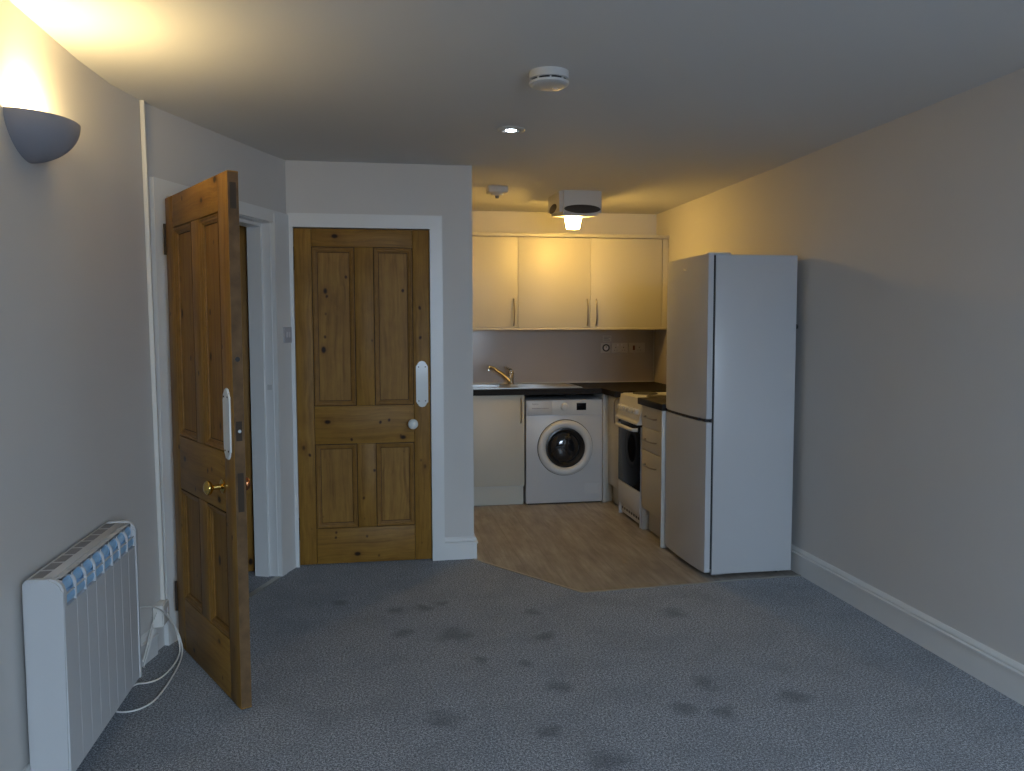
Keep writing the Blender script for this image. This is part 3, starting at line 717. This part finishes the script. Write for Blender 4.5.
m = wmb(r); m.lathe([(.126, .006), (.118, .002), (.105, .012), (.085, .022), (.055, .029), (0, .032)], (CXm, YM, CZm), (0, -1, 0), 48); wbuild(m, 'glass', M['porthole'], dr, r)
m = wmb(r); m.box(1.60, 1.725, YM-.0008, YM+.002, .075, .155); wbuild(m, 'filter_flap', M['app'], r)
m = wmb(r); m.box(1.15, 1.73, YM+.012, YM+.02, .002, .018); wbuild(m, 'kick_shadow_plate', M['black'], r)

# ------------------------------------------------------------------ cooker
XC = 1.772; Y0c, Y1c = 5.332, 5.842
r = root('electric_cooker', 'white slot-in electric cooker with black glass oven door', 'cooker', (2.05, 5.587, 0))
m = wmb(r); m.box(XC+.02, 2.345, Y0c, Y1c, .012, .882, .003); m.box(XC, XC+.03, Y0c, Y0c+.02, .001, .70); m.box(XC, XC+.03, Y1c-.02, Y1c, .001, .70); wbuild(m, 'body', M['app'], r)
m = wmb(r); m.box(XC+.03, 2.345, Y0c-.002, Y1c+.002, .882, .899, .004); hb = wbuild(m, 'hob', M['app'], r)
for hx, hy, hr in ((1.93, 5.455, .075), (1.93, 5.715, .09), (2.17, 5.455, .09), (2.17, 5.715, .075)):
    m = wmb(r); m.lathe([(hr, .899), (hr, .905), (hr-.008, .908), (.0, .908)], (hx, hy, 0), seg=32); wbuild(m, 'hotplate', M['hob'], hb, r)
m = wmb(r); m.prism([(XC+.035, .897), (XC+.012, .893), (XC-.012, .745), (XC-.03, .728), (XC-.028, .716), (XC+.03, .716)], Y0c, Y1c, 'y'); cp = wbuild(m, 'control_panel', M['app2'], r)
for i in range(7):
    ky = Y1c-.055-i*.066; kz = .800
    m = wmb(r); m.lathe([(0, 0), (.024, 0), (.024, .004), (.020, .006), (.018, .026), (.015, .028), (0, .028)], (XC-.003, ky, kz), (-1, 0, .16), 20); wbuild(m, 'knob', M['app2'], cp, r)
m = wmb(r); m.box(XC-.006, XC+.02, Y0c+.004, Y1c-.004, .255, .712, .004)
od = wbuild(m, 'oven_door', M['blackglass'], r)
m = wmb(r); m.tube([(XC-.006, Y0c+.05, .676), (XC-.035, Y0c+.06, .676), (XC-.04, Y0c+.10, .676), (XC-.04, Y1c-.10, .676), (XC-.035, Y1c-.06, .676), (XC-.006, Y1c-.05, .676)], .013, 12); wbuild(m, 'handle', M['app2'], od, r)
m = wmb(r); m.box(XC-.004, XC+.02, Y0c+.004, Y1c-.004, .092, .250, .003); wbuild(m, 'drawer', M['app'], r)
m = wmb(r); m.box(XC+.012, XC+.022, Y0c+.02, Y1c-.02, .02, .088); wbuild(m, 'kick_plate', M['app2'], r)
for i in range(8):
    yy = Y0c+.05+i*.054
    m = wmb(r); m.box(XC+.0105, XC+.0125, yy, yy+.034, .045, .062, .0005); wbuild(m, 'vent_slot', M['black'], r)

# ------------------------------------------------------------------ fridge freezer
r = root('fridge_freezer', 'tall white fridge freezer standing at the kitchen edge', 'fridge freezer', (2.03, 4.5, 0))
FY0, FY1, FXB, FXF, FXE = 4.205, 4.822, 1.812, 1.766, 2.286
m = wmb(r); m.box(FXB, FXE, FY0, FY1, .016, 1.775, .006); wbuild(m, 'body', M['fridge'], r)
m = wmb(r); m.box(FXB-.0145, FXB+.002, FY0+.006, FY1-.006, .045, 1.77); wbuild(m, 'gasket', M['seam'], r)
def fdoor(z0, z1):
    pts = [(FXB-.0125, FY0), (FXB-.0125, FY1)]; n = 14
    for i in range(n+1):
        u = 1-2*i/n; bul = .012*(1-u*u)-.003*abs(u)**12
        pts.append((FXF-bul-.005*(u+1)/2, (FY0+FY1)/2+u*(FY1-FY0)/2))
    m = wmb(r); m.prism(pts, z0, z1)
    es = [e for e in m.b.edges if abs(e.verts[0].co.z-e.verts[1].co.z) < 1e-6 and e.verts[0].co.x < FXB-.0135 or e.verts[1].co.x < FXB-.0135 and abs(e.verts[0].co.z-e.verts[1].co.z) < 1e-6]
    bmesh.ops.bevel(m.b, geom=es, offset=.004, segments=2, affect='EDGES', clamp_overlap=True)
    return m
fd = wbuild(fdoor(.882, 1.778), 'fridge_door', M['fridge'], r)
fz = wbuild(fdoor(.028, .864), 'freezer_door', M['fridge'], r)
m = wmb(r); m.box(FXF+.004, FXB-.014, FY0+.02, FY1-.01, .866, .884); wbuild(m, 'door_gap', M['seam'], r)
m = wmb(r); m.box(FXF-.008, FXF+.004, FY0+.09, FY1-.05, .866, .8818); wbuild(m, 'grip_recess', M['seam'], fd, r)
m = wmb(r); m.box(FXF+.005, FXB+.09, FY0+.012, FY0+.06, 1.776, 1.786, .003); wbuild(m, 'hinge_cover', M['app2'], r)
for fx in (FXB+.03, FXE-.07):
    for fy in (FY0+.05, FY1-.05):
        m = wmb(r); m.cyl((fx, fy, 0), (fx, fy, .02), .014, seg=14); wbuild(m, 'foot', M['black'], r)
m = wmb(r); m.box(FXB+.0, FXB+.07, FY0+.004, FY0+.03, .012, .03); wbuild(m, 'lower_hinge', M['grey'], r)
m = wmb(r); m.cyl((FXE-.002, FY0+.03, 1.385), (FXE+.018, FY0+.03, 1.385), .014, seg=12); wbuild(m, 'wall_spacer', M['black'], r)
text_mesh('maker_mark', 'beko', .026, Matrix.Translation((FXF-.0148-2.03, 4.50+.03-4.5, 1.705)) @ Matrix.Rotation(-PI/2, 4, 'Z') @ Matrix.Rotation(PI/2, 4, 'X'), M['steel'], fd)

# ------------------------------------------------------------------ light
def light(name, kind, loc, energy, color, **k):
    L = bpy.data.lights.new(name, kind); L.energy = energy; L.color = color
    for a, b in k.items(): setattr(L, a, b)
    o = bpy.data.objects.new(name, L); o.location = loc; COL.objects.link(o); return o
o = light('window_daylight', 'AREA', (1.2, YR-4.2, 4.0), 2900, (.60, .79, 1.0), shape='RECTANGLE', size=6.0, size_y=4.2)
o.rotation_euler = (PI/2, 0, 0)
o = light('street_daylight', 'AREA', (1.2, YR-4.2, -.3), 900, (.66, .80, 1.0), shape='RECTANGLE', size=6.0, size_y=4.2)
o.rotation_euler = (PI/2, 0, 0)
light('uplighter_lamp', 'POINT', (-.955, 2.697, 1.992), 15.5, (1.0, .74, .33), shadow_soft_size=.05)
w = bpy.data.worlds.new('overcast_sky'); SC.world = w; w.use_nodes = True
bg = w.node_tree.nodes['Background']; bg.inputs[0].default_value = (.7, .85, 1, 1); bg.inputs[1].default_value = .35

# ------------------------------------------------------------------ camera
F, pitch, yaw, roll, ch = 817.877, .07104, .16373, -.00252, 1.3853
f = Vector((math.sin(yaw)*math.cos(pitch), math.cos(yaw)*math.cos(pitch), -math.sin(pitch)))
rr = Vector((math.cos(yaw), -math.sin(yaw), 0)); uu = rr.cross(f)
r2 = rr*math.cos(roll)+uu*math.sin(roll); u2 = -rr*math.sin(roll)+uu*math.cos(roll)
cam = bpy.data.cameras.new('camera'); cam.sensor_width = 36; cam.sensor_fit = 'HORIZONTAL'; cam.lens = F*36/1024; cam.clip_start = .02
co = bpy.data.objects.new('camera', cam); COL.objects.link(co)
co.matrix_world = Matrix(((r2.x, u2.x, -f.x, 0), (r2.y, u2.y, -f.y, 0), (r2.z, u2.z, -f.z, ch), (0, 0, 0, 1)))
SC.camera = co

vs = SC.view_settings
SC.display_settings.display_device = 'sRGB'
vs.view_transform = 'Standard'; vs.look = 'None'; vs.gamma = 1; vs.use_curve_mapping = False; vs.exposure = 0.0
SC.cycles.use_denoising = True
SC.cycles.max_bounces = 10; SC.cycles.diffuse_bounces = 6
SC.cycles.sample_clamp_indirect = 8
